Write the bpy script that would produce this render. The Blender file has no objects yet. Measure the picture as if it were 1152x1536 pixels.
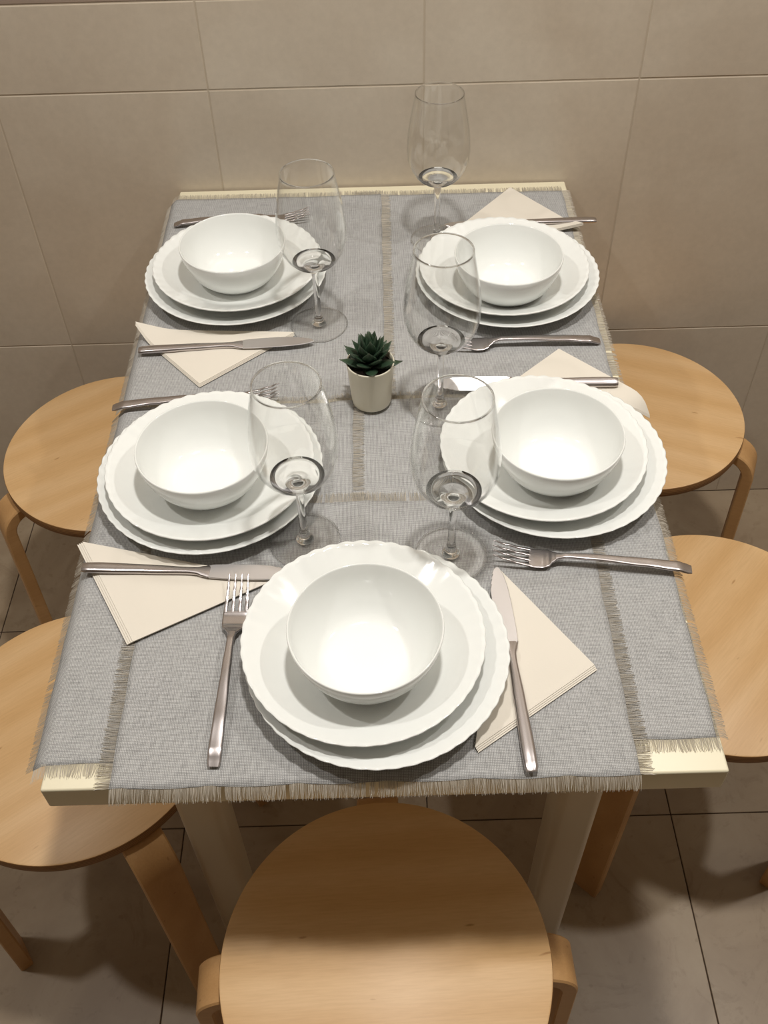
import bpy, bmesh, math, random
from mathutils import Vector, Matrix
random.seed(7)
S = bpy.context.scene
COL = S.collection
PI = math.pi
def rad(d): return d * PI / 180

# ------------------------------------------------------------------ camera
cam_d = bpy.data.cameras.new('camera')
cam = bpy.data.objects.new('camera', cam_d); COL.objects.link(cam)
def cam_axes(yaw, pitch, roll):
    f = Vector((math.sin(yaw) * math.cos(pitch), math.cos(yaw) * math.cos(pitch), -math.sin(pitch)))
    r = Vector((math.cos(yaw), -math.sin(yaw), 0)); u = r.cross(f)
    c, s = math.cos(roll), math.sin(roll)
    return f, c * r + s * u, -s * r + c * u
f_, r_, u_ = cam_axes(rad(.1726), rad(46.741), rad(-1.4651))
M = Matrix((r_, u_, -f_)).transposed().to_4x4()
M.translation = Vector((-.0029, -1.3958, 1.547))
cam.matrix_world = M
cam_d.sensor_fit = 'VERTICAL'; cam_d.sensor_height = 32
cam_d.lens = 1469.2 / 1536 * 32
cam_d.shift_x = -5.6 / 1536; cam_d.shift_y = -49.5 / 1536
cam_d.clip_start = .02
S.camera = cam
# ------------------------------------------------------------------ world, lamps, exposure
w = bpy.data.worlds.new('room_light'); S.world = w; w.use_nodes = True
bg = w.node_tree.nodes['Background']; bg.inputs[0].default_value = (1.0, .93, .85, 1); bg.inputs[1].default_value = .3
def lamp(loc, power, radius, col, name='ceiling_lamp'):
    d = bpy.data.lights.new(name, 'AREA'); d.shape = 'DISK'; d.size = radius * 2; d.energy = power; d.color = col
    o = bpy.data.objects.new(name, d); o.location = loc; COL.objects.link(o); return o
WARM = (1.0, .965, .915)
lamp((.10, -.76, 2.49), 18.5, .06, WARM)
lamp((1.05, -.62, 2.49), 10, .045, WARM)
lamp((-.95, -.80, 2.49), 8.5, .045, WARM)
S.view_settings.view_transform = 'Standard'; S.view_settings.look = 'None'
S.view_settings.gamma = 1; S.view_settings.use_curve_mapping = False
S.view_settings.exposure = -0.03

# ------------------------------------------------------------------ materials
def lin(r, g, b):
    def c(v):
        v /= 255; return v / 12.92 if v <= .04045 else ((v + .055) / 1.055) ** 2.4
    return (c(r), c(g), c(b), 1)
def mat(name, col=(.8, .8, .8, 1), rough=.5, metal=0, **kw):
    m = bpy.data.materials.new(name); m.use_nodes = True
    b = m.node_tree.nodes['Principled BSDF']
    b.inputs['Base Color'].default_value = col; b.inputs['Roughness'].default_value = rough; b.inputs['Metallic'].default_value = metal
    for k, v in kw.items(): b.inputs[k.replace('_', ' ')].default_value = v
    return m
def N(m, t, **kw):
    n = m.node_tree.nodes.new(t)
    for k, v in kw.items(): setattr(n, k, v)
    return n
def L(m, a, b): m.node_tree.links.new(a, b)
def BS(m): return m.node_tree.nodes['Principled BSDF']
def ramp(m, src, stops):
    r = N(m, 'ShaderNodeValToRGB'); e = r.color_ramp.elements
    e[0].position, e[0].color = stops[0]; e[1].position, e[1].color = stops[-1]
    for p, c in stops[1:-1]:
        x = e.new(p); x.color = c
    L(m, src, r.inputs[0]); return r.outputs[0]
def mapping(m, scale, coord='Object', rot=(0, 0, 0)):
    t = N(m, 'ShaderNodeTexCoord'); mp = N(m, 'ShaderNodeMapping')
    mp.inputs['Scale'].default_value = scale; mp.inputs['Rotation'].default_value = rot
    L(m, t.outputs[coord], mp.inputs[0]); return mp.outputs[0]
def noise(m, vec, scale, detail=4, rough=.55, dist=0):
    n = N(m, 'ShaderNodeTexNoise'); n.inputs['Scale'].default_value = scale; n.inputs['Detail'].default_value = detail
    n.inputs['Roughness'].default_value = rough; n.inputs['Distortion'].default_value = dist
    L(m, vec, n.inputs['Vector']); return n.outputs['Fac']
def mixc(m, fac, a, b, mode='MIX'):
    x = N(m, 'ShaderNodeMix', data_type='RGBA', blend_type=mode)
    if isinstance(fac, (int, float)): x.inputs[0].default_value = fac
    else: L(m, fac, x.inputs[0])
    for i, v in ((6, a), (7, b)):
        if isinstance(v, tuple): x.inputs[i].default_value = v
        else: L(m, v, x.inputs[i])
    return x.outputs[2]
def bump(m, h, strength, dist=.001):
    b = N(m, 'ShaderNodeBump'); b.inputs['Strength'].default_value = strength; b.inputs['Distance'].default_value = dist
    L(m, h, b.inputs['Height']); L(m, b.outputs[0], BS(m).inputs['Normal'])
def math_(m, op, a, b=None):
    x = N(m, 'ShaderNodeMath', operation=op)
    for i, v in enumerate((a, b)):
        if v is None: continue
        if isinstance(v, (int, float)): x.inputs[i].default_value = v
        else: L(m, v, x.inputs[i])
    return x.outputs[0]

# wall tile: satin taupe ceramic, softly clouded
m_wall = mat('wall_tile_ceramic', rough=.32)
v = mapping(m_wall, (1, 1, 1))
c1 = ramp(m_wall, noise(m_wall, v, 5, 5, .6, .4), [(.3, lin(197, 183, 164)), (.7, lin(209, 197, 179))])
c2 = ramp(m_wall, noise(m_wall, v, 90, 3, .7), [(.3, (.93, .93, .93, 1)), (.7, (1, 1, 1, 1))])
L(m_wall, mixc(m_wall, 1.0, c1, c2, 'MULTIPLY'), BS(m_wall).inputs['Base Color'])
bump(m_wall, noise(m_wall, v, 40, 3), .08, .001)
m_band = mat('wall_border_ceramic', lin(160, 142, 128), .35)
m_grout = mat('wall_grout', lin(190, 176, 156), .9)
# floor tile: beige-brown stone-look
m_floor = mat('floor_tile_stone', rough=.38)
v = mapping(m_floor, (1, 1, 1))
n1 = noise(m_floor, v, 3.2, 6, .62, 1.2)
c1 = ramp(m_floor, n1, [(.28, lin(140, 121, 99)), (.5, lin(158, 140, 117)), (.75, lin(172, 156, 133))])
n2 = noise(m_floor, v, 9, 8, .7, 2.5)
c2 = ramp(m_floor, n2, [(.36, (.80, .77, .74, 1)), (.46, (1, 1, 1, 1))])
c3 = ramp(m_floor, noise(m_floor, v, 60, 2, .5), [(.25, (.80, .77, .74, 1)), (.33, (1, 1, 1, 1))])
L(m_floor, mixc(m_floor, .8, mixc(m_floor, .7, c1, c2, 'MULTIPLY'), c3, 'MULTIPLY'), BS(m_floor).inputs['Base Color'])
m_fgrout = mat('floor_grout', lin(70, 56, 44), .9)
# birch veneer
def wood(name, a, b, c, rough=.42):
    m = mat(name, rough=rough)
    v = mapping(m, (1.0, 5.0, 5.0))
    d = noise(m, v, 2.2, 3, .5, 1.5)
    w1 = N(m, 'ShaderNodeTexWave', wave_type='BANDS', bands_direction='Y'); w1.inputs['Scale'].default_value = 1.1
    w1.inputs['Distortion'].default_value = 7; w1.inputs['Detail'].default_value = 3; w1.inputs['Detail Scale'].default_value = 1.1
    L(m, v, w1.inputs['Vector'])
    fine = noise(m, mapping(m, (9, 140, 140)), 3, 4, .6)
    mixf = math_(m, 'ADD', math_(m, 'MULTIPLY', w1.outputs['Fac'], .38), math_(m, 'MULTIPLY', d, .62))
    base = ramp(m, mixf, [(.18, a), (.5, b), (.82, c)])
    fl = ramp(m, fine, [(.3, (.90, .87, .84, 1)), (.62, (1, 1, 1, 1))])
    kn = ramp(m, noise(m, mapping(m, (26, 90, 60)), 1.0, 1, .4), [(.20, (.62, .5, .4, 1)), (.235, (1, 1, 1, 1))])
    L(m, mixc(m, .8, mixc(m, .8, base, fl, 'MULTIPLY'), kn, 'MULTIPLY'), BS(m).inputs['Base Color'])
    bump(m, fine, .12, .0004)
    return m
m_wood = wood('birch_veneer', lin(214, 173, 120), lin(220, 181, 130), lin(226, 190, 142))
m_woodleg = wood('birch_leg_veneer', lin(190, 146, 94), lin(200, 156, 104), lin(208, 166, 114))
m_ply = mat('plywood_edge', rough=.6)
wv = N(m_ply, 'ShaderNodeTexWave', wave_type='BANDS', bands_direction='Z'); wv.inputs['Scale'].default_value = 90; wv.inputs['Distortion'].default_value = .4
L(m_ply, mapping(m_ply, (1, 1, 1)), wv.inputs['Vector'])
L(m_ply, ramp(m_ply, wv.outputs['Fac'], [(.2, lin(120, 84, 48)), (.8, lin(158, 115, 68))]), BS(m_ply).inputs['Base Color'])
# table
m_table = mat('cream_laminate', lin(236, 228, 200), .35)
m_tleg = mat('cream_lacquered_leg', lin(214, 200, 176), .3)
m_rubber = mat('black_rubber', lin(24, 22, 20), .6)
# woven linen: warp and weft threads with slubs
def linen(name, ca, cb, contrast=1.0):
    m = mat(name, rough=.85)
    v = mapping(m, (1, 1, 1))
    def wave(direction, sc):
        x = N(m, 'ShaderNodeTexWave', wave_type='BANDS', bands_direction=direction)
        x.inputs['Scale'].default_value = sc; x.inputs['Distortion'].default_value = 1.2; x.inputs['Detail'].default_value = 2
        x.inputs['Detail Scale'].default_value = 2.0
        L(m, v, x.inputs['Vector']); return x.outputs['Fac']
    wx, wy = wave('X', 210), wave('Y', 210)
    sl1 = noise(m, mapping(m, (900, 45, 1)), 1, 2, .6)
    sl2 = noise(m, mapping(m, (45, 900, 1)), 1, 2, .6)
    cloud = noise(m, v, 14, 3, .6)
    s = math_(m, 'ADD', math_(m, 'MULTIPLY', math_(m, 'MULTIPLY', wx, wy), 1.35), math_(m, 'MULTIPLY', math_(m, 'ADD', sl1, sl2), .85))
    s = math_(m, 'ADD', s, math_(m, 'MULTIPLY', cloud, .22))
    lo = .5 + .2 * (1 - contrast); hi = 1.95 - .2 * (1 - contrast)
    nrm = N(m, 'ShaderNodeMapRange'); nrm.inputs[1].default_value = lo; nrm.inputs[2].default_value = hi
    L(m, s, nrm.inputs[0])
    L(m, ramp(m, nrm.outputs[0], [(.0, ca), (1.0, cb)]), BS(m).inputs['Base Color'])
    bump(m, s, .35, .0004)
    return m
m_linen = linen('grey_linen_weave', lin(94, 93, 92), lin(206, 206, 205))
m_thread = mat('linen_thread', lin(200, 192, 178), .85)
m_napkin = mat('cream_paper', lin(226, 219, 206), .85)
v = mapping(m_napkin, (1, 1, 1)); bump(m_napkin, noise(m_napkin, v, 500, 2), .15, .0003)
m_opal = mat('white_opal_glass', lin(238, 240, 237), .09, Coat_Weight=.3, Coat_Roughness=.04)
m_pot = mat('cream_glazed_pot', lin(232, 226, 206), .35)
m_soil = mat('dark_soil', lin(40, 30, 24), .95)
v = mapping(m_soil, (1, 1, 1)); bump(m_soil, noise(m_soil, v, 300, 3), .8, .002)
m_leaf = mat('succulent_leaf', rough=.42)
v = mapping(m_leaf, (1, 1, 1))
gsep = N(m_leaf, 'ShaderNodeSeparateXYZ'); L(m_leaf, v, gsep.inputs[0])
L(m_leaf, ramp(m_leaf, math_(m_leaf, 'MULTIPLY', gsep.outputs['Y'], 30), [(.1, lin(30, 46, 36)), (.75, lin(48, 70, 50)), (1, lin(82, 92, 74))]), BS(m_leaf).inputs['Base Color'])
# brushed steel
m_steel = mat('brushed_steel', lin(198, 192, 192), .27, 1)
bump(m_steel, noise(m_steel, mapping(m_steel, (900, 60, 60)), 1, 2), .10, .0003)
m_blade = mat('polished_steel_blade', lin(232, 230, 232), .36, 1)
# thin blown glass: light passes straight through the wall, Fresnel reflection, edge-on path absorbs more
def thin_glass(name, edge):
    m = bpy.data.materials.new(name); m.use_nodes = True; nt = m.node_tree; nt.nodes.clear()
    out = N(m, 'ShaderNodeOutputMaterial'); tr = N(m, 'ShaderNodeBsdfTransparent'); gl = N(m, 'ShaderNodeBsdfGlossy'); gl.inputs['Roughness'].default_value = .015
    lw = N(m, 'ShaderNodeLayerWeight'); lw.inputs[0].default_value = .5
    sch = math_(m, 'ADD', math_(m, 'MULTIPLY', math_(m, 'POWER', lw.outputs['Facing'], 5.0), .9), .04)   # Schlick, same from both sides
    cr = ramp(m, lw.outputs['Facing'], [(0, (.995, .995, .993, 1)), (.7, (.975, .976, .973, 1)), (.93, (.86, .865, .86, 1)), (1, edge)])
    L(m, cr, tr.inputs[0]); gl.inputs[0].default_value = (1, 1, 1, 1)
    mx = N(m, 'ShaderNodeMixShader'); L(m, sch, mx.inputs[0]); L(m, tr.outputs[0], mx.inputs[1]); L(m, gl.outputs[0], mx.inputs[2])
    L(m, mx.outputs[0], out.inputs[0]); return m
m_glass = thin_glass('thin_clear_glass', (.18, .18, .178, 1))
m_glass_solid = mat('solid_clear_glass', (1, 1, 1, 1), 0.0, 0, Transmission_Weight=1.0, IOR=1.5)

# ------------------------------------------------------------------ mesh helpers
def obj(name, verts, faces, m, parent=None, smooth=True, loc=None, mats=None, fmat=None, sharp=None):
    me = bpy.data.meshes.new(name); me.from_pydata([tuple(v) for v in verts], [], faces)
    for x in (mats or [m]): me.materials.append(x)
    if fmat:
        for p, i in zip(me.polygons, fmat): p.material_index = i
    me.polygons.foreach_set('use_smooth', [smooth] * len(me.polygons))
    me.update()
    if smooth and sharp: me.set_sharp_from_angle(angle=rad(sharp))
    o = bpy.data.objects.new(name, me); COL.objects.link(o)
    if parent: o.parent = parent
    if loc: o.location = loc
    return o
def tag(o, label, cat=None, group=None, kind=None):
    if label: o['label'] = label
    if cat: o['category'] = cat
    if group: o['group'] = group
    if kind: o['kind'] = kind
    return o
def empty(name, loc, rz=0):
    o = bpy.data.objects.new(name, None); COL.objects.link(o); o.location = loc; o.rotation_euler = (0, 0, rz)
    o.empty_display_size = .05
    return o
def copy_tree(o, parent=None):
    c = o.copy(); COL.objects.link(c); c.parent = parent
    for ch in [x for x in KIDS.get(o.name, [])]: copy_tree(ch, c)
    return c
KIDS = {}
def index_kids(root):
    for x in bpy.data.objects:
        if x.parent is root:
            KIDS.setdefault(root.name, []).append(x); index_kids(x)
def lathe(prof, n=96, mod=None, close=False):
    """prof: list of (r, z); r==0 points become poles"""
    V, F, rings = [], [], []
    for i, (r, z) in enumerate(prof):
        if r <= 1e-6:
            rings.append([len(V)]); V.append((0, 0, z))
        else:
            ring = []
            for k in range(n):
                a = 2 * PI * k / n; rr, zz = (r, z) if not mod else mod(i, r, z, a)
                ring.append(len(V)); V.append((rr * math.cos(a), rr * math.sin(a), zz))
            rings.append(ring)
    for A, B in zip(rings, rings[1:] + ([rings[0]] if close else [])):
        if len(A) == 1 and len(B) == 1: continue
        for k in range(n):
            k2 = (k + 1) % n
            if len(A) == 1: F.append((A[0], B[k2], B[k]))
            elif len(B) == 1: F.append((A[k], A[k2], B[0]))
            else: F.append((A[k], A[k2], B[k2], B[k]))
    return V, F
def fix(o):
    bm = bmesh.new(); bm.from_mesh(o.data); bmesh.ops.recalc_face_normals(bm, faces=bm.faces); bm.to_mesh(o.data); bm.free(); return o
def box(x0, x1, y0, y1, z0, z1, bev=0.0, seg=2):
    bm = bmesh.new(); bmesh.ops.create_cube(bm, size=1)
    for v in bm.verts:
        v.co = Vector(((x0 + x1) / 2 + v.co.x * (x1 - x0), (y0 + y1) / 2 + v.co.y * (y1 - y0), (z0 + z1) / 2 + v.co.z * (z1 - z0)))
    if bev: bmesh.ops.bevel(bm, geom=bm.edges[:], offset=bev, segments=seg, affect='EDGES', profile=.5)
    V = [v.co.copy() for v in bm.verts]; bm.verts.index_update(); F = [tuple(v.index for v in f.verts) for f in bm.faces]; bm.free()
    return V, F
def sweep(pts, wid, thk, n=14, e=2.6, closed_ends=True):
    """pts: (x,y,z) centreline mostly along +Y, wid/thk half sizes; frame X = width"""
    V, F = [], []; m_ = len(pts)
    for i, p in enumerate(pts):
        a = Vector(pts[max(0, i - 1)]); b = Vector(pts[min(m_ - 1, i + 1)]); t = (b - a).normalized()
        X = Vector((1, 0, 0)); X = (X - t * X.dot(t)).normalized(); Z = X.cross(t).normalized()
        for k in range(n):
            an = 2 * PI * k / n; c, s = math.cos(an), math.sin(an)
            cx = math.copysign(abs(c) ** (2 / e), c) * wid[i]; cz = math.copysign(abs(s) ** (2 / e), s) * thk[i]
            V.append(Vector(p) + X * cx + Z * cz)
    for i in range(m_ - 1):
        for k in range(n):
            k2 = (k + 1) % n; F.append((i * n + k, (i + 1) * n + k, (i + 1) * n + k2, i * n + k2))
    F.append(tuple(range(n))); F.append(tuple(reversed(range((m_ - 1) * n, m_ * n))))
    return V, F

# ------------------------------------------------------------------ setting: tiled wall and floor
H = .74
WX, WW, WZ, WH = .0686, .3149, .9001, .4618
FX, FW, FY = .0502, .3966, -.7091
wall = obj('wall_back', *box(-1.95, 2.05, .0010, .10, 0, 2.45), m_grout, smooth=False); wall['kind'] = 'structure'
tile_mesh = {}
def tile(parent, name, x0, x1, y0, y1, z0, z1, m, bev):
    key = (round(x1 - x0, 4), round(y1 - y0, 4), round(z1 - z0, 4), m.name)
    c = ((x0 + x1) / 2, (y0 + y1) / 2, (z0 + z1) / 2)
    if key not in tile_mesh:
        o = obj(name, *box(x0 - c[0], x1 - c[0], y0 - c[1], y1 - c[1], z0 - c[2], z1 - c[2], bev, 2), m, parent)
        for p in o.data.polygons: p.use_smooth = False
        tile_mesh[key] = o.data
    else:
        o = bpy.data.objects.new(name, tile_mesh[key]); COL.objects.link(o); o.parent = parent
    o.location = c
    return o
# each tile gets its own patch of the cloudy pattern through Object Info random
def per_tile(m):
    for n in [n for n in m.node_tree.nodes if n.type == 'MAPPING']:
        oi = N(m, 'ShaderNodeObjectInfo'); ml = N(m, 'ShaderNodeMath', operation='MULTIPLY'); ml.inputs[1].default_value = 37
        L(m, oi.outputs['Random'], ml.inputs[0]); cb = N(m, 'ShaderNodeCombineXYZ')
        L(m, ml.outputs[0], cb.inputs[0]); L(m, ml.outputs[0], cb.inputs[2]); L(m, cb.outputs[0], n.inputs['Location'])
per_tile(m_wall); per_tile(m_floor)
g = .0009
rows = [(0, WZ - WH), (WZ - WH, WZ), (WZ, 1.026), (1.026, 1.066), (1.066, 1.066 + WH), (1.066 + WH, 1.066 + 2 * WH), (1.066 + 2 * WH, 2.45)]
for z0, z1 in rows:
    bandrow = abs(z1 - z0 - .04) < .001
    for k in range(-6, 6):
        x0 = WX + WW * k; x1 = x0 + WW
        tile(wall, 'border_tile' if bandrow else 'wall_tile', x0 + g, x1 - g, 0 + random.uniform(0, .0004), .0055, z0 + g, z1 - g, m_band if bandrow else m_wall, .0012)
floor = obj('floor', *box(-1.95, 2.05, -3.0, .004, -.06, -.0015), m_fgrout, smooth=False); floor['kind'] = 'structure'
for i in range(-5, 5):
    for j in range(-5, 2):
        x0 = FX + FW * i; y0 = FY + FW * j; y1 = min(y0 + FW, 0.0)
        if y1 - y0 < .02: continue
        tile(floor, 'floor_tile', x0 + g, x0 + FW - g, y0 + g, y1 - (g if y1 < 0 else 0), -.008, 0, m_floor, .0008)

m_plaster = mat('room_plaster', lin(206, 198, 186), .8); m_white = mat('white_ceiling_paint', lin(240, 238, 234), .8); m_dark = mat('low_bounce_wall', lin(112, 98, 84), .6)  # unseen front wall is coloured dark to cut bounce light on the table front
for nm, b in (('ceiling', (-1.95, 2.05, -3.0, .1, 2.50, 2.56)), ('wall_left', (-2.05, -1.95, -3.0, .1, 0, 2.5)), ('wall_right', (2.05, 2.15, -3.0, .1, 0, 2.5)), ('wall_front', (-2.05, 2.15, -3.1, -3.0, 0, 2.5))):
    o = obj(nm, *box(*b), m_dark if nm == 'wall_front' else m_white if nm == 'ceiling' else m_plaster, smooth=False); o['kind'] = 'structure'

# ------------------------------------------------------------------ table
TX0, TX1, TY0, TY1 = -.314, .292, -1.0, -.003
table = empty('dining_table', ((TX0 + TX1) / 2, (TY0 + TY1) / 2, 0))
tag(table, 'cream laminate dining table pushed against the tiled wall', 'table')
tc = table.location
obj('tabletop', *box(TX0 - tc.x, TX1 - tc.x, TY0 - tc.y, TY1 - tc.y, .708, H, .0022, 3), m_table, table, sharp=40)
def leg_mesh(x, y):
    h = .026; c = .011; V, F = [], []
    sec = []
    for sx, sy in ((1, 1), (-1, 1), (-1, -1), (1, -1)):
        for q in range(5):
            a0 = {(1, 1): 0, (-1, 1): 90, (-1, -1): 180, (1, -1): 270}[(sx, sy)]
            a = rad(a0 + 90 * q / 4); sec.append((sx * (h - c) + c * math.cos(a), sy * (h - c) + c * math.sin(a)))
    zs = [.012, .014, .45, .706]; sc = [.90, .93, .97, 1.0]
    for z, s in zip(zs, sc):
        for px, py in sec: V.append((px * s, py * s, z))
    n = len(sec)
    for i in range(len(zs) - 1):
        for k in range(n): F.append((i * n + k, i * n + (k + 1) % n, (i + 1) * n + (k + 1) % n, (i + 1) * n + k))
    F.append(tuple(reversed(range(n)))); F.append(tuple(range((len(zs) - 1) * n, len(zs) * n)))
    return V, F
for lx, ly in ((-.223, -.8875), (.205, -.8875), (-.231, -.055), (.211, -.055)):
    lg = obj('leg', *leg_mesh(0, 0), m_tleg, table, loc=(lx - tc.x, ly - tc.y, 0), sharp=35)
    obj('foot_cap', *lathe([(0, 0), (.017, 0), (.02, .003), (.02, .0115), (0, .0115)], 24), m_rubber, lg, sharp=35)
# apron rails under the top
obj('apron', *box(-.198 , .180 , -.898, -.880, .655, .7075, .001, 1), m_tleg, table, loc=(-tc.x, -tc.y, 0), sharp=35)
obj('apron', *box(-.204 , .184 , -.063, -.045, .655, .7075, .001, 1), m_tleg, table, loc=(-tc.x, -tc.y, 0), sharp=35)

# ------------------------------------------------------------------ placemats
def sstep(t): t = max(0, min(1, t)); return t * t * (3 - 2 * t)
class Mat:
    pass
MATS = []
def inside(m, x, y, ramp_w=.005, ext=0):
    dx = min(x - m.x0, m.x1 - x); dy = min(y - m.y0, m.y1 - y)
    return sstep((min(dx, dy) + ext + ramp_w) / ramp_w)
TH = .0007
def crease_h(q, x, y):
    return .0011 * max(0, 1 - abs((y if q.crease_axis == 'y' else x) - q.crease) / .022)
def surf_z(level, x, y):
    z = H + .0003
    for q in MATS[:level]:
        z += inside(q, x, y, .005, .0165) * (TH + .0006)
        if q.crease_axis: z += crease_h(q, x, y) * inside(q, x, y)
    return z
def drape(m, x, y, dz):
    """mat plane point -> world, bending over the table edges"""
    z = surf_z(m.level, max(TX0, min(TX1, x)), max(TY0, y)) + dz
    if m.crease_axis:
        z += crease_h(m, x, y)
    X, Y = x, y
    def over(d, ang, R=.006):
        # arc of radius R to angle ang, then straight
        la = R * ang
        if d < la: a = d / R; return R * math.sin(a), -R * (1 - math.cos(a))
        e = d - la; return R * math.sin(ang) + e * math.cos(ang), -R * (1 - math.cos(ang)) - e * math.sin(ang)
    if x < TX0: o, dz_ = over(TX0 - x, m.droop); X = TX0 - o; z += dz_
    elif x > TX1: o, dz_ = over(x - TX1, m.droop); X = TX1 + o; z += dz_
    if y < TY0: o, dz_ = over(TY0 - y, rad(38), .003); Y = TY0 - o - .0008; z += dz_
    return (X, Y, z)
def placemat(x0, x1, y0, y1, label, rot, crease_axis, crease, droop, fr=.0145):
    m = Mat(); m.x0, m.x1, m.y0, m.y1 = x0, x1, y0, y1; m.level = len(MATS); m.crease_axis = crease_axis; m.crease = crease; m.droop = droop
    cx, cy = (x0 + x1) / 2, (y0 + y1) / 2; cr, sr = math.cos(rot), math.sin(rot)
    rt = lambda x, y: (cx + (x - cx) * cr - (y - cy) * sr, cy + (x - cx) * sr + (y - cy) * cr)
    root = empty('placemat', (cx, cy, H)); tag(root, label, 'placemat', 'grey fringed linen placemats')
    step = .006; nx = int((x1 - x0) / step); ny = int((y1 - y0) / step)
    ph = random.random() * 6
    V, F = [], []
    for side, dz in ((0, TH), (1, 0)):
        for j in range(ny + 1):
            for i in range(nx + 1):
                x = x0 + (x1 - x0) * i / nx; y = y0 + (y1 - y0) * j / ny
                if i in (0, nx): x += .0006 * math.sin(y * 90 + ph)
                if j in (0, ny): y += .0006 * math.sin(x * 80 + ph)
                p = drape(m, *rt(x, y), dz); V.append((p[0] - cx, p[1] - cy, p[2] - H))
    off = (nx + 1) * (ny + 1); idx = lambda i, j, s: s * off + j * (nx + 1) + i
    for j in range(ny):
        for i in range(nx):
            F.append((idx(i, j, 0), idx(i + 1, j, 0), idx(i + 1, j + 1, 0), idx(i, j + 1, 0)))
            F.append((idx(i, j, 1), idx(i, j + 1, 1), idx(i + 1, j + 1, 1), idx(i + 1, j, 1)))
    for i in range(nx):
        F.append((idx(i, 0, 1), idx(i + 1, 0, 1), idx(i + 1, 0, 0), idx(i, 0, 0))); F.append((idx(i, ny, 0), idx(i + 1, ny, 0), idx(i + 1, ny, 1), idx(i, ny, 1)))
    for j in range(ny):
        F.append((idx(0, j, 0), idx(0, j + 1, 0), idx(0, j + 1, 1), idx(0, j, 1))); F.append((idx(nx, j, 1), idx(nx, j + 1, 1), idx(nx, j + 1, 0), idx(nx, j, 0)))
    obj('cloth', V, F, m_linen, root)
    # fringe threads
    V, F = [], []
    for side in range(4):
        lo, hi = (x0, x1) if side < 2 else (y0, y1)
        s = lo
        clump = 0
        while s < hi:
            s += random.uniform(.0004, .0011)
            if random.random() < .005: s += .003
            clump = .75 * clump + random.uniform(-.0007, .0007)
            ln = fr * random.uniform(.82, 1.05); wdt = random.uniform(.00018, .0003)
            pts = []
            for q in range(4):
                t = q / 3; a = s + clump * t * t * 1.6 + random.uniform(-.0002, .0002) * t; d = ln * t - .001
                if side == 0: xx, yy = a, y0 - d
                elif side == 1: xx, yy = a, y1 + d
                elif side == 2: xx, yy = x0 - d, a
                else: xx, yy = x1 + d, a
                if y1 + d > -.004 and side == 1: yy = min(yy, -.0045)
                pts.append((xx, yy))
            lift = random.uniform(.0001, .0004)
            for q, (xx, yy) in enumerate(pts):
                wq = wdt * (1 - .3 * q / 3)
                for sg in (-1, 1):
                    if side < 2: p = drape(m, *rt(xx + sg * wq, yy), lift)
                    else: p = drape(m, *rt(xx, yy + sg * wq), lift)
                    V.append((p[0] - cx, p[1] - cy, p[2] - H))
                # third vertex gives the thread body
                p = drape(m, *rt(xx, yy), lift + wdt * 1.3); V.append((p[0] - cx, p[1] - cy, p[2] - H))
            b = len(V) - 12
            for q in range(3):
                a0 = b + q * 3
                for u, v2 in ((0, 1), (1, 2), (2, 0)): F.append((a0 + u, a0 + v2, a0 + 3 + v2, a0 + 3 + u))
    o = obj('fringe', V, F, m_thread, root); o['kind'] = 'stuff'
    MATS.append(m)
    return root
placemat(-.045, .283, -.497, -.032, 'grey linen placemat under the far right place setting', rad(0.0), 'y', -.248, rad(40))
placemat(-.046, .290, -.967, -.505, 'grey linen placemat under the near right place setting', rad(-.3), 'y', -.74, rad(38))
placemat(-.330, .001, -.500, -.030, 'grey linen placemat under the far left place setting', rad(-.4), 'y', -.235, rad(45))
placemat(-.331, -.040, -.976, -.508, 'grey linen placemat under the near left place setting', rad(0), 'y', -.74, rad(42))
placemat(-.253, .213, -1.0005, -.672, 'grey linen placemat at the near end, fringe over the table front edge', rad(0), 'x', -.024, rad(80))
def top_z(x, y): return surf_z(5, x, y) + TH * 0 + .0006

# ------------------------------------------------------------------ crockery
def scallop(nl, R, amp, zamp):
    def f(i, r, z, a):
        k = max(0, (r / R - .78) / .22) ** 2
        lobe = math.cos(a * nl) * .5 + .5
        lobe = lobe ** .7
        return r * (1 + amp * k * (lobe - .6)), z + zamp * k * (lobe - .6)
    return f
def make_plate():
    R = .1245
    prof = [(0, .0025), (.03, .0025), (.055, .0028), (.075, .0034), (.084, .0048), (.092, .0085), (.099, .0125), (.108, .0165), (.116, .0198), (.121, .0215), (.1238, .0226), (.1248, .0222), (.1243, .0212),
            (.119, .0188), (.110, .0148), (.100, .0100), (.092, .0056), (.084, .0022), (.078, .0012), (.0765, .0), (.072, .0), (.071, .001), (.0, .001)]
    V, F = lathe(prof, 288, scallop(48, R, .0085, .0010)); return V, F
def make_deep():
    R = .1145
    prof = [(0, .0105), (.03, .0105), (.056, .0110), (.068, .0124), (.078, .0158), (.086, .0200), (.095, .0246), (.103, .0285), (.110, .0318), (.1138, .0336), (.1145, .0330),
            (.1142, .0318), (.108, .0288), (.098, .0242), (.088, .0190), (.080, .0148), (.070, .0108), (.063, .0085), (.0600, .0060), (.0585, .0010), (.057, .0), (.0545, .0), (.053, .0015), (.0520, .0075), (0, .0080)]
    V, F = lathe(prof, 264, scallop(44, R, .008, .0010)); return V, F
def make_bowl():
    prof = [(0, .0040), (.020, .0040), (.036, .0042), (.0415, .0056), (.0475, .0096), (.0540, .0165), (.0600, .0260), (.0645, .0360), (.0675, .0465), (.0692, .0552), (.0699, .0567), (.0709, .0567), (.0714, .0552),
            (.0699, .0460), (.0666, .0345), (.0620, .0240), (.0562, .0145), (.0505, .0082), (.0455, .0040), (.0430, .0018), (.0415, 0), (.0380, 0), (.0370, .0014), (0, .0018)]
    return lathe(prof, 112)
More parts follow.
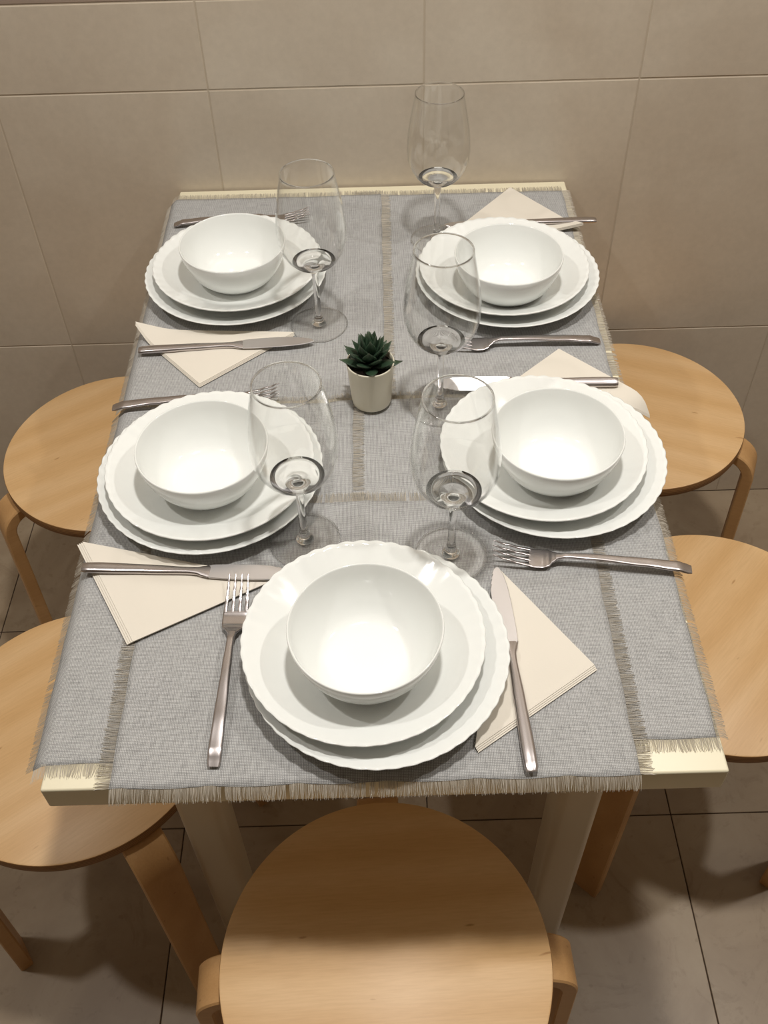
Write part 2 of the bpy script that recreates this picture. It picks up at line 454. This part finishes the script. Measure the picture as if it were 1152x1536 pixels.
PLATES = dict(far_left=((-.2012, -.2538), (-.1985, -.2532), (-.1998, -.2652)), far_right=((.1707, -.2745), (.1652, -.2778), (.1667, -.3090)),
              near_left=((-.1975, -.6338), (-.1958, -.6372), (-.199, -.6509)), near_right=((.1859, -.6261), (.1731, -.6247), (.1839, -.6462)), front=((-.0156, -.8782), (-.0281, -.8737), (-.025, -.8906)))
WORDS = dict(far_left='at the far left setting by the wall', far_right='at the far right setting by the wall', near_left='at the near left setting', near_right='at the near right setting', front='at the setting nearest the camera')
pm = dm = bmn = None
for k, (b, s, o) in PLATES.items():
    zz = top_z(*b) + .0002
    if pm is None:
        P = fix(obj('dinner_plate', *make_plate(), m_opal)); D = fix(obj('salad_plate', *make_deep(), m_opal)); B = fix(obj('bowl', *make_bowl(), m_opal))
        pm, dm, bmn = P, D, B
    else:
        P, D, B = pm.copy(), dm.copy(), bmn.copy()
        for x in (P, D, B): COL.objects.link(x)
    P.location = (*b, zz); P.rotation_euler.z = random.random()
    D.location = (*s, zz + .0032); D.rotation_euler.z = random.random()
    cb = ((o[0] + s[0]) / 2 if abs(o[0] - s[0]) > .012 else o[0], o[1]) if False else (o[0], o[1] + .004)
    B.location = (*cb, zz + .0032 + .0107)
    tag(P, 'flat white scalloped dinner plate, lowest ' + WORDS[k], 'plate', 'scalloped white dinner plates')
    tag(D, 'smaller white scalloped plate under the bowl ' + WORDS[k], 'plate', 'smaller scalloped white plates')
    tag(B, 'plain round white bowl ' + WORDS[k], 'bowl', 'white bowls on the plates')

# ------------------------------------------------------------------ wine glasses
def glass_root():
    root = empty('wine_glass', (0, 0, 0))
    # bowl shell (outer then inner)
    outer = [(.0272, .1000), (.0330, .1065), (.0390, .1175), (.0425, .1300), (.0434, .1430), (.0428, .1560), (.0412, .1700), (.0388, .1850), (.0358, .2010), (.0332, .2140), (.0322, .2195)]
    inner = [(r - .0011, z + .0003) for r, z in reversed(outer)]
    V, F = lathe(outer + inner, 96)
    fix(obj('glass_bowl', V, F, m_glass, root))
    rim = [(.03165 + .0009 * math.cos(2 * PI * q / 10), .2198 + .0009 * math.sin(2 * PI * q / 10)) for q in range(10)]
    fix(obj('rim', *lathe(rim, 96, close=True), m_glass_solid, root))
    stem = [(0, .0032), (.0095, .0034), (.0085, .0050), (.0066, .0085), (.0052, .0125), (.0043, .020), (.0038, .040), (.0038, .060), (.0041, .075), (.0052, .084), (.0080, .0892), (.0150, .0925), (.0215, .0957), (.0272, .1000),
            (.0262, .1007), (.0205, .0972), (.0132, .0958), (.0055, .0948), (0, .0946)]
    fix(obj('stem', *lathe(stem, 64), m_glass_solid, root))
    frim = [(.0370 + .0008 * math.cos(2 * PI * q / 10), .0009 + .0008 * math.sin(2 * PI * q / 10)) for q in range(10)]
    fix(obj('foot_rim', *lathe(frim, 96, close=True), m_glass_solid, root))
    foot = [(0, .0030), (.012, .0028), (.022, .0022), (.032, .0016), (.0368, .0014), (.0375, .0009), (.0370, .0002), (.036, 0), (.020, .0004), (0, .0008)]
    fix(obj('glass_foot', *lathe(foot, 96), m_glass, root))
    return root
GL = [((-.0852, -.3537), 'wine glass standing beside the far left plates, nearer the plant'), ((.0812, -.160), 'wine glass closest to the wall, behind the far right plates'),
      ((.0648, -.518), 'wine glass standing between the succulent and the near right plates'), ((-.0905, -.7265), 'wine glass in front of the near left plates'), ((.0632, -.7515), 'wine glass between the near right plates and the front plates')]
g0 = glass_root(); index_kids(g0)
for i, (p, lb) in enumerate(GL):
    o = g0 if i == 0 else copy_tree(g0)
    o.location = (*p, top_z(*p) + .0003); tag(o, 'empty clear ' + lb, 'wine glass', 'wine glasses on the table')

# ------------------------------------------------------------------ napkins (square paper napkin folded to a triangle)
def napkin(c, a, b, label, layers=4, curl=None, spread=.0022, z0=None, open_dir=(0, 0)):
    """c right-angle corner, a and b the acute corners; curl=(corner index, width, height)"""
    root = empty('napkin', (c[0], c[1], 0)); base = (z0 if z0 is not None else max(top_z(*c), top_z(*a), top_z(*b))); root.location.z = base
    tag(root, label, 'napkin', 'folded cream paper napkins')
    n = 18
    for ly in range(layers):
        sh = spread * (layers - 1 - ly)
        A, B_, Cc = Vector(a), Vector(b), Vector(c)
        off = Vector(open_dir) * sh
        V, F = [], []; idx = {}
        for dz in (0, 1):
            for i in range(n + 1):
                for j in range(n + 1 - i):
                    k = n - i - j; p = (A * i + B_ * j + Cc * k) / n + off
                    edge = min(i, j, k) / n
                    z = ly * .00085 + .0003 + dz * .00045 + .0035 * (ly / max(1, layers - 1)) * sstep(edge * 4) * .35
                    if curl:
                        wgt = (i, j, k)[curl[0]] / n; t = max(0, (wgt - (1 - curl[1])) / curl[1])
                        R = abs(curl[2]); sg_ = math.copysign(1, curl[2]); cmax = curl[3]
                        if t > 0:
                            cor = (A, B_, Cc)[curl[0]]; dirv = (cor - (A + B_ + Cc) / 3).normalized(); Ls = t * curl[1] * (cor - (A + B_ + Cc) / 3).length * 1.25
                            ang = min(Ls / R, cmax); e_ = Ls - R * ang; p = p - dirv * (Ls - R * math.sin(ang) - e_ * math.cos(ang)); z += sg_ * (R * (1 - math.cos(ang)) + e_ * math.sin(ang))
                    idx[(dz, i, j)] = len(V); V.append((p.x - c[0], p.y - c[1], z))
        def tri(dz, x, y, z_):
            q = (idx[(dz, *x)], idx[(dz, *y)], idx[(dz, *z_)]); F.append(q if dz else q[::-1])
        for dz in (0, 1):
            for i in range(n):
                for j in range(n - i):
                    tri(dz, (i, j), (i + 1, j), (i, j + 1))
                    if i + j < n - 1: tri(dz, (i + 1, j), (i + 1, j + 1), (i, j + 1))
        for t in range(n):
            for (p, q) in (((t, 0), (t + 1, 0)), ((0, t + 1), (0, t)), ((t + 1, n - t - 1), (t, n - t))):
                F.append((idx[(0, *p)], idx[(0, *q)], idx[(1, *q)], idx[(1, *p)]))
        fix(obj('paper_layer', V, F, m_napkin, root, sharp=45))
    return base + layers * .00085 + .0015
zn1 = napkin((-.231, -.470), (-.328, -.357), (-.117, -.372), 'folded cream triangular napkin below the far left plates', curl=(0, .30, .05, .45), open_dir=(0, -.6))
zn3 = napkin((-.254, -.851), (-.328, -.722), (-.118, -.779), 'folded cream triangular napkin below the near left plates', open_dir=(-.9, -.25))
zn5 = napkin((.190, -.892), (.070, -.974), (.110, -.772), 'folded cream triangular napkin right of the front plates', open_dir=(.35, -.6))
zn2 = napkin((.203, -.026), (.298, -.149), (.108, -.143), 'folded cream triangular napkin behind the far right plates', curl=(0, .3, .05, .35), open_dir=(0, -.3))
zn4 = napkin((.223, -.421), (.330, -.530), (.113, -.523), 'folded cream triangular napkin behind the near right plates', curl=(0, .27, -.028, .95), open_dir=(0, -.3))

# ------------------------------------------------------------------ cutlery
def smooth_pts(keys, n):
    """piecewise smooth interpolation of rows (s, a, b, c...) at n samples"""
    out = []; lo, hi = keys[0][0], keys[-1][0]
    for q in range(n):
        s = lo + (hi - lo) * q / (n - 1)
        for a, b in zip(keys, keys[1:]):
            if a[0] <= s <= b[0] + 1e-9:
                t = (s - a[0]) / (b[0] - a[0]); t = t * t * (3 - 2 * t); out.append([s] + [x + (y - x) * t for x, y in zip(a[1:], b[1:])]); break
    return out
def make_fork():
    root = empty('fork', (0, 0, 0))
    # rows: s along length, z, half width, half thickness
    hk = [(0, .0022, .0052, .0010), (.004, .0030, .0062, .0016), (.014, .0062, .0064, .0019), (.05, .0088, .0056, .0019), (.10, .0112, .0042, .0020), (.128, .0110, .0035, .0020), (.138, .0085, .0042, .0018)]
    r = smooth_pts(hk, 34)
    obj('handle', *sweep([(0, a[0], a[1]) for a in r], [a[2] for a in r], [a[3] for a in r], 16, 3.2), m_steel, root, sharp=50)
    hd = [(.136, .0090, .0040, .0017), (.141, .0070, .0068, .0014), (.146, .0045, .0112, .0011), (.152, .0030, .0125, .0010), (.160, .0030, .0127, .0010), (.166, .0040, .0124, .0009)]
    r = smooth_pts(hd, 20)
    head = obj('head', *sweep([(0, a[0], a[1]) for a in r], [a[2] for a in r], [a[3] for a in r], 20, 3.5), m_steel, root, sharp=50)
    for k in range(4):
        x0 = (-.0105, -.0035, .0035, .0105)[k]
        tk = [(.1645, .0040, .0020, .0009), (.175, .0062, .0017, .0009), (.190, .0108, .0014, .0008), (.2035, .0160, .0007, .0005)]
        r = smooth_pts(tk, 12)
        obj('tine', *sweep([(x0 * (1 - .10 * (a[0] - .1645) / .04), a[0], a[1]) for a in r], [a[2] for a in r], [a[3] for a in r], 10, 2.4), m_steel, head, sharp=50)
    return root
def make_knife():
    root = empty('knife', (0, 0, 0))
    hk = [(0, .0035, .0050, .0022), (.003, .0038, .0062, .0030), (.02, .0042, .0066, .0033), (.07, .0044, .0056, .0032), (.112, .0044, .0042, .0030), (.120, .0043, .0046, .0028), (.128, .0042, .0070, .0020), (.134, .0042, .0086, .0009)]
    r = smooth_pts(hk, 34)
    obj('handle', *sweep([(0, a[0], a[1]) for a in r], [a[2] for a in r], [a[3] for a in r], 16, 2.6), m_steel, root, sharp=50)
    # blade outline: spine on +x, cutting edge on -x
    out = []
    L0, L1 = .127, .226
    sp = [(.0060, L0), (.0082, .135), (.0088, .15), (.0085, .18), (.0075, .20), (.0055, .214), (.0025, .2235), (.0005, L1)]
    ed = [(-.0035, .2225), (-.0062, .2165), (-.0053, .2155), (-.0080, .2105), (-.0070, .2095), (-.0092, .2040), (-.0084, .2030), (-.0102, .197), (-.0108, .18), (-.0104, .155), (-.0092, .137), (-.0060, L0)]
    out = sp + ed; n = len(out); V, F = [], []
    cx = .0
    for z in (.0036, .0050):
        for x, y in out: V.append((x, y, z))
    # raised spine ridge: centre line slightly thicker
    F.append(tuple(range(n))[::-1]); F.append(tuple(range(n, 2 * n)))
    for k in range(n): F.append((k, (k + 1) % n, n + (k + 1) % n, n + k))
    o = fix(obj('blade', V, F, m_blade, root, smooth=False)); bm = bmesh.new(); bm.from_mesh(o.data)
    bmesh.ops.bevel(bm, geom=bm.edges[:], offset=.0004, segments=1, affect='EDGES'); bm.to_mesh(o.data); bm.free()
    return root
F0 = make_fork(); index_kids(F0); K0 = make_knife(); index_kids(K0)
def place(o, end, tip, z, length, pitch=0, roll=0, zt=0):
    d = Vector((tip[0] - end[0], tip[1] - end[1])); a = math.atan2(d.y, d.x) - PI / 2
    o.location = (end[0], end[1], z); o.rotation_euler = (pitch, roll, a); o.rotation_mode = 'XYZ'
FORKS = [((-.162, -.985), (-.1545, -.785), 'left of the front plates'), ((-.332, -.511), (-.138, -.500), 'behind the near left plates'), ((-.309, -.106), (-.115, -.099), 'behind the far left plates'),
         ((.278, -.407), (.0915, -.408), 'in front of the far right plates'), ((.308, -.782), (.109, -.757), 'in front of the near right plates')]
for i, (e, t, lb) in enumerate(FORKS):
    o = F0 if i == 0 else copy_tree(F0)
    place(o, e, t, (top_z(*t) + .0004), .2)
    tag(o, 'brushed steel four-tined fork lying ' + lb, 'fork', 'brushed steel forks')
KN = [((.1175, -.999), (.1085, -.772), zn5 - .0022, 'lying on the napkin right of the front plates', 0), ((-.320, -.7595), (-.102, -.777), zn3 - .0012, 'lying on the napkin below the near left plates', 0),
      ((-.316, -.405), (-.090, -.396), zn1 - .0012, 'lying on the napkin below the far left plates', 0), ((.319, -.130), (.095, -.133), zn2 - .0012, 'lying on the napkin behind the far right plates', 0),
      ((.284, -.494), (.052, -.487), zn4 - .0012, 'lying on the napkin behind the near right plates', -26)]
for i, (e, t, z, lb, pt) in enumerate(KN):
    o = K0 if i == 0 else copy_tree(K0)
    place(o, e, t, z - .001 + (.0035 if pt else 0), .226, 0, rad(pt))
    tag(o, 'steel table knife ' + lb, 'knife', 'brushed steel table knives')

# ------------------------------------------------------------------ succulent
pc = (-.0172, -.5085)
plant = empty('potted_succulent', (*pc, top_z(*pc) + .0002)); tag(plant, 'small dark green succulent in a cream pot at the table centre', 'potted plant')
pot = [(0, 0), (.0215, 0), (.0232, .0012), (.0240, .006), (.0262, .035), (.0278, .0575), (.0284, .0605), (.0280, .0618), (.0268, .0612), (.0262, .056), (.0245, .030), (.022, .006), (0, .005)]
fix(obj('pot', *lathe(pot, 64), m_pot, plant))
obj('soil', *lathe([(0, .0545), (.012, .0555), (.020, .0545), (.0258, .0535)], 48), m_soil, plant)
def leaf_mesh():
    V, F = [], []; n = 10; rows_ = 11; Ln = .032
    for i in range(rows_):
        t = i / (rows_ - 1)
        w_ = .0080 * (math.sin(PI * min(1, t * .72 + .20)) ** .8) * (1 - t ** 4) + .0003
        th = .0026 * (1 - t ** 3) * (0.6 + .5 * math.sin(PI * min(1, t + .15))) + .0002
        y = Ln * t; zc = .0045 * t * t
        for k in range(n):
            a = 2 * PI * k / n; c, s = math.cos(a), math.sin(a)
            V.append((w_ * c, y, zc + th * s * (1.15 if s < 0 else .6)))
    for i in range(rows_ - 1):
        for k in range(n): F.append((i * n + k, i * n + (k + 1) % n, (i + 1) * n + (k + 1) % n, (i + 1) * n + k))
    F.append(tuple(reversed(range(n)))); F.append(tuple(range((rows_ - 1) * n, rows_ * n)))
    return V, F
lf = None
NL = 32
for k in range(NL):
    t = k / (NL - 1)
    a = k * rad(137.5) + random.uniform(-.15, .15)
    tilt = rad(4 + 78 * t ** .9 + random.uniform(-4, 4)); sc = (1.05 - .08 * t) * random.uniform(.92, 1.06)
    rr = .0045 * (1 - t); zz = .0550 + .019 * t
    if lf is None: lf = fix(obj('leaf', *leaf_mesh(), m_leaf, plant)); o = lf
    else: o = lf.copy(); COL.objects.link(o)
    o.location = (rr * math.cos(a), rr * math.sin(a), zz); o.rotation_euler = (tilt, 0, a - PI / 2); o.scale = (sc, sc, sc)
obj('stalk', *lathe([(0, .052), (.004, .053), (.0045, .064), (.003, .078), (0, .080)], 16), m_leaf, plant)

# ------------------------------------------------------------------ stools
def make_stool():
    root = empty('stool', (0, 0, 0)); R = .175
    prof = [(0, .45), (R - .0022, .45), (R - .0007, .4493), (R, .4475), (R, .4345), (R - .0008, .4325), (R - .0025, .432), (0, .432)]
    V, F = lathe(prof, 144)
    o = fix(obj('seat', V, F, m_wood, root, sharp=40, mats=[m_wood, m_ply]))
    for p in o.data.polygons:
        c = p.center
        if math.hypot(c.x, c.y) > R - .0016 and c.z < .4488: p.material_index = 1
    # bent leg: runs out under the seat, turns down
    pts = []; th = .0095; ro = .198; rb = .040; zt = .432 - th - .0002
    for q in range(7): pts.append((.055 + (ro - rb - .0 - .055) * q / 6, zt))
    for q in range(1, 11):
        a = rad(90 * q / 10); pts.append((ro - rb + (rb) * math.sin(a) - 0, zt - rb * (1 - math.cos(a))))
    x_, z_ = pts[-1]
    for q in range(1, 7): t = q / 6; pts.append((x_ + .010 * t, z_ * (1 - t) + 0.0 * t))
    def legm():
        V, F = [], []; hw = .025; m_ = len(pts)
        for i, (x, z) in enumerate(pts):
            a = Vector(pts[max(0, i - 1)]); b = Vector(pts[min(m_ - 1, i + 1)]); t = (b - a).normalized()
            if i == m_ - 1: nrm = Vector((1, 0))
            else: nrm = Vector((-t.y, t.x)) * 1.0
            if nrm.y < -1e-6 or nrm.x < -1e-6: nrm = -nrm
            bv = .002
            for sy, so in ((-hw + bv, 1), (hw - bv, 1), (hw, 1 - bv / th), (hw, -1 + bv / th), (hw - bv, -1), (-hw + bv, -1), (-hw, -1 + bv / th), (-hw, 1 - bv / th)):
                V.append((x + nrm.x * th * so, sy, z + nrm.y * th * so))
        n = 8
        for i in range(m_ - 1):
            for k in range(n): F.append((i * n + k, i * n + (k + 1) % n, (i + 1) * n + (k + 1) % n, (i + 1) * n + k))
        F.append(tuple(range(n))); F.append(tuple(reversed(range((m_ - 1) * n, m_ * n))))
        return V, F
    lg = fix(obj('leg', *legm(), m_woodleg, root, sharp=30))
    for k in range(1, 4):
        c = lg.copy(); COL.objects.link(c); c.rotation_euler.z = k * PI / 2
    return root
ST = [((-.017, -1.0585), 2, 'round birch stool nearest the camera, in front of the table end'), ((-.4005, -.7735), 36, 'round birch stool at the near left side of the table'),
      ((.4068, -.2261), -23, 'round birch stool at the far right, by the tiled wall'), ((-.4326, -.2773), 32, 'round birch stool at the far left, by the tiled wall'), ((.4336, -.6652), 46, 'round birch stool at the near right side of the table')]
s0 = make_stool(); index_kids(s0)
for i, (p, a, lb) in enumerate(ST):
    o = s0 if i == 0 else copy_tree(s0)
    o.location = (*p, 0); o.rotation_euler.z = rad(a); tag(o, lb, 'stool', 'round birch stools around the table')
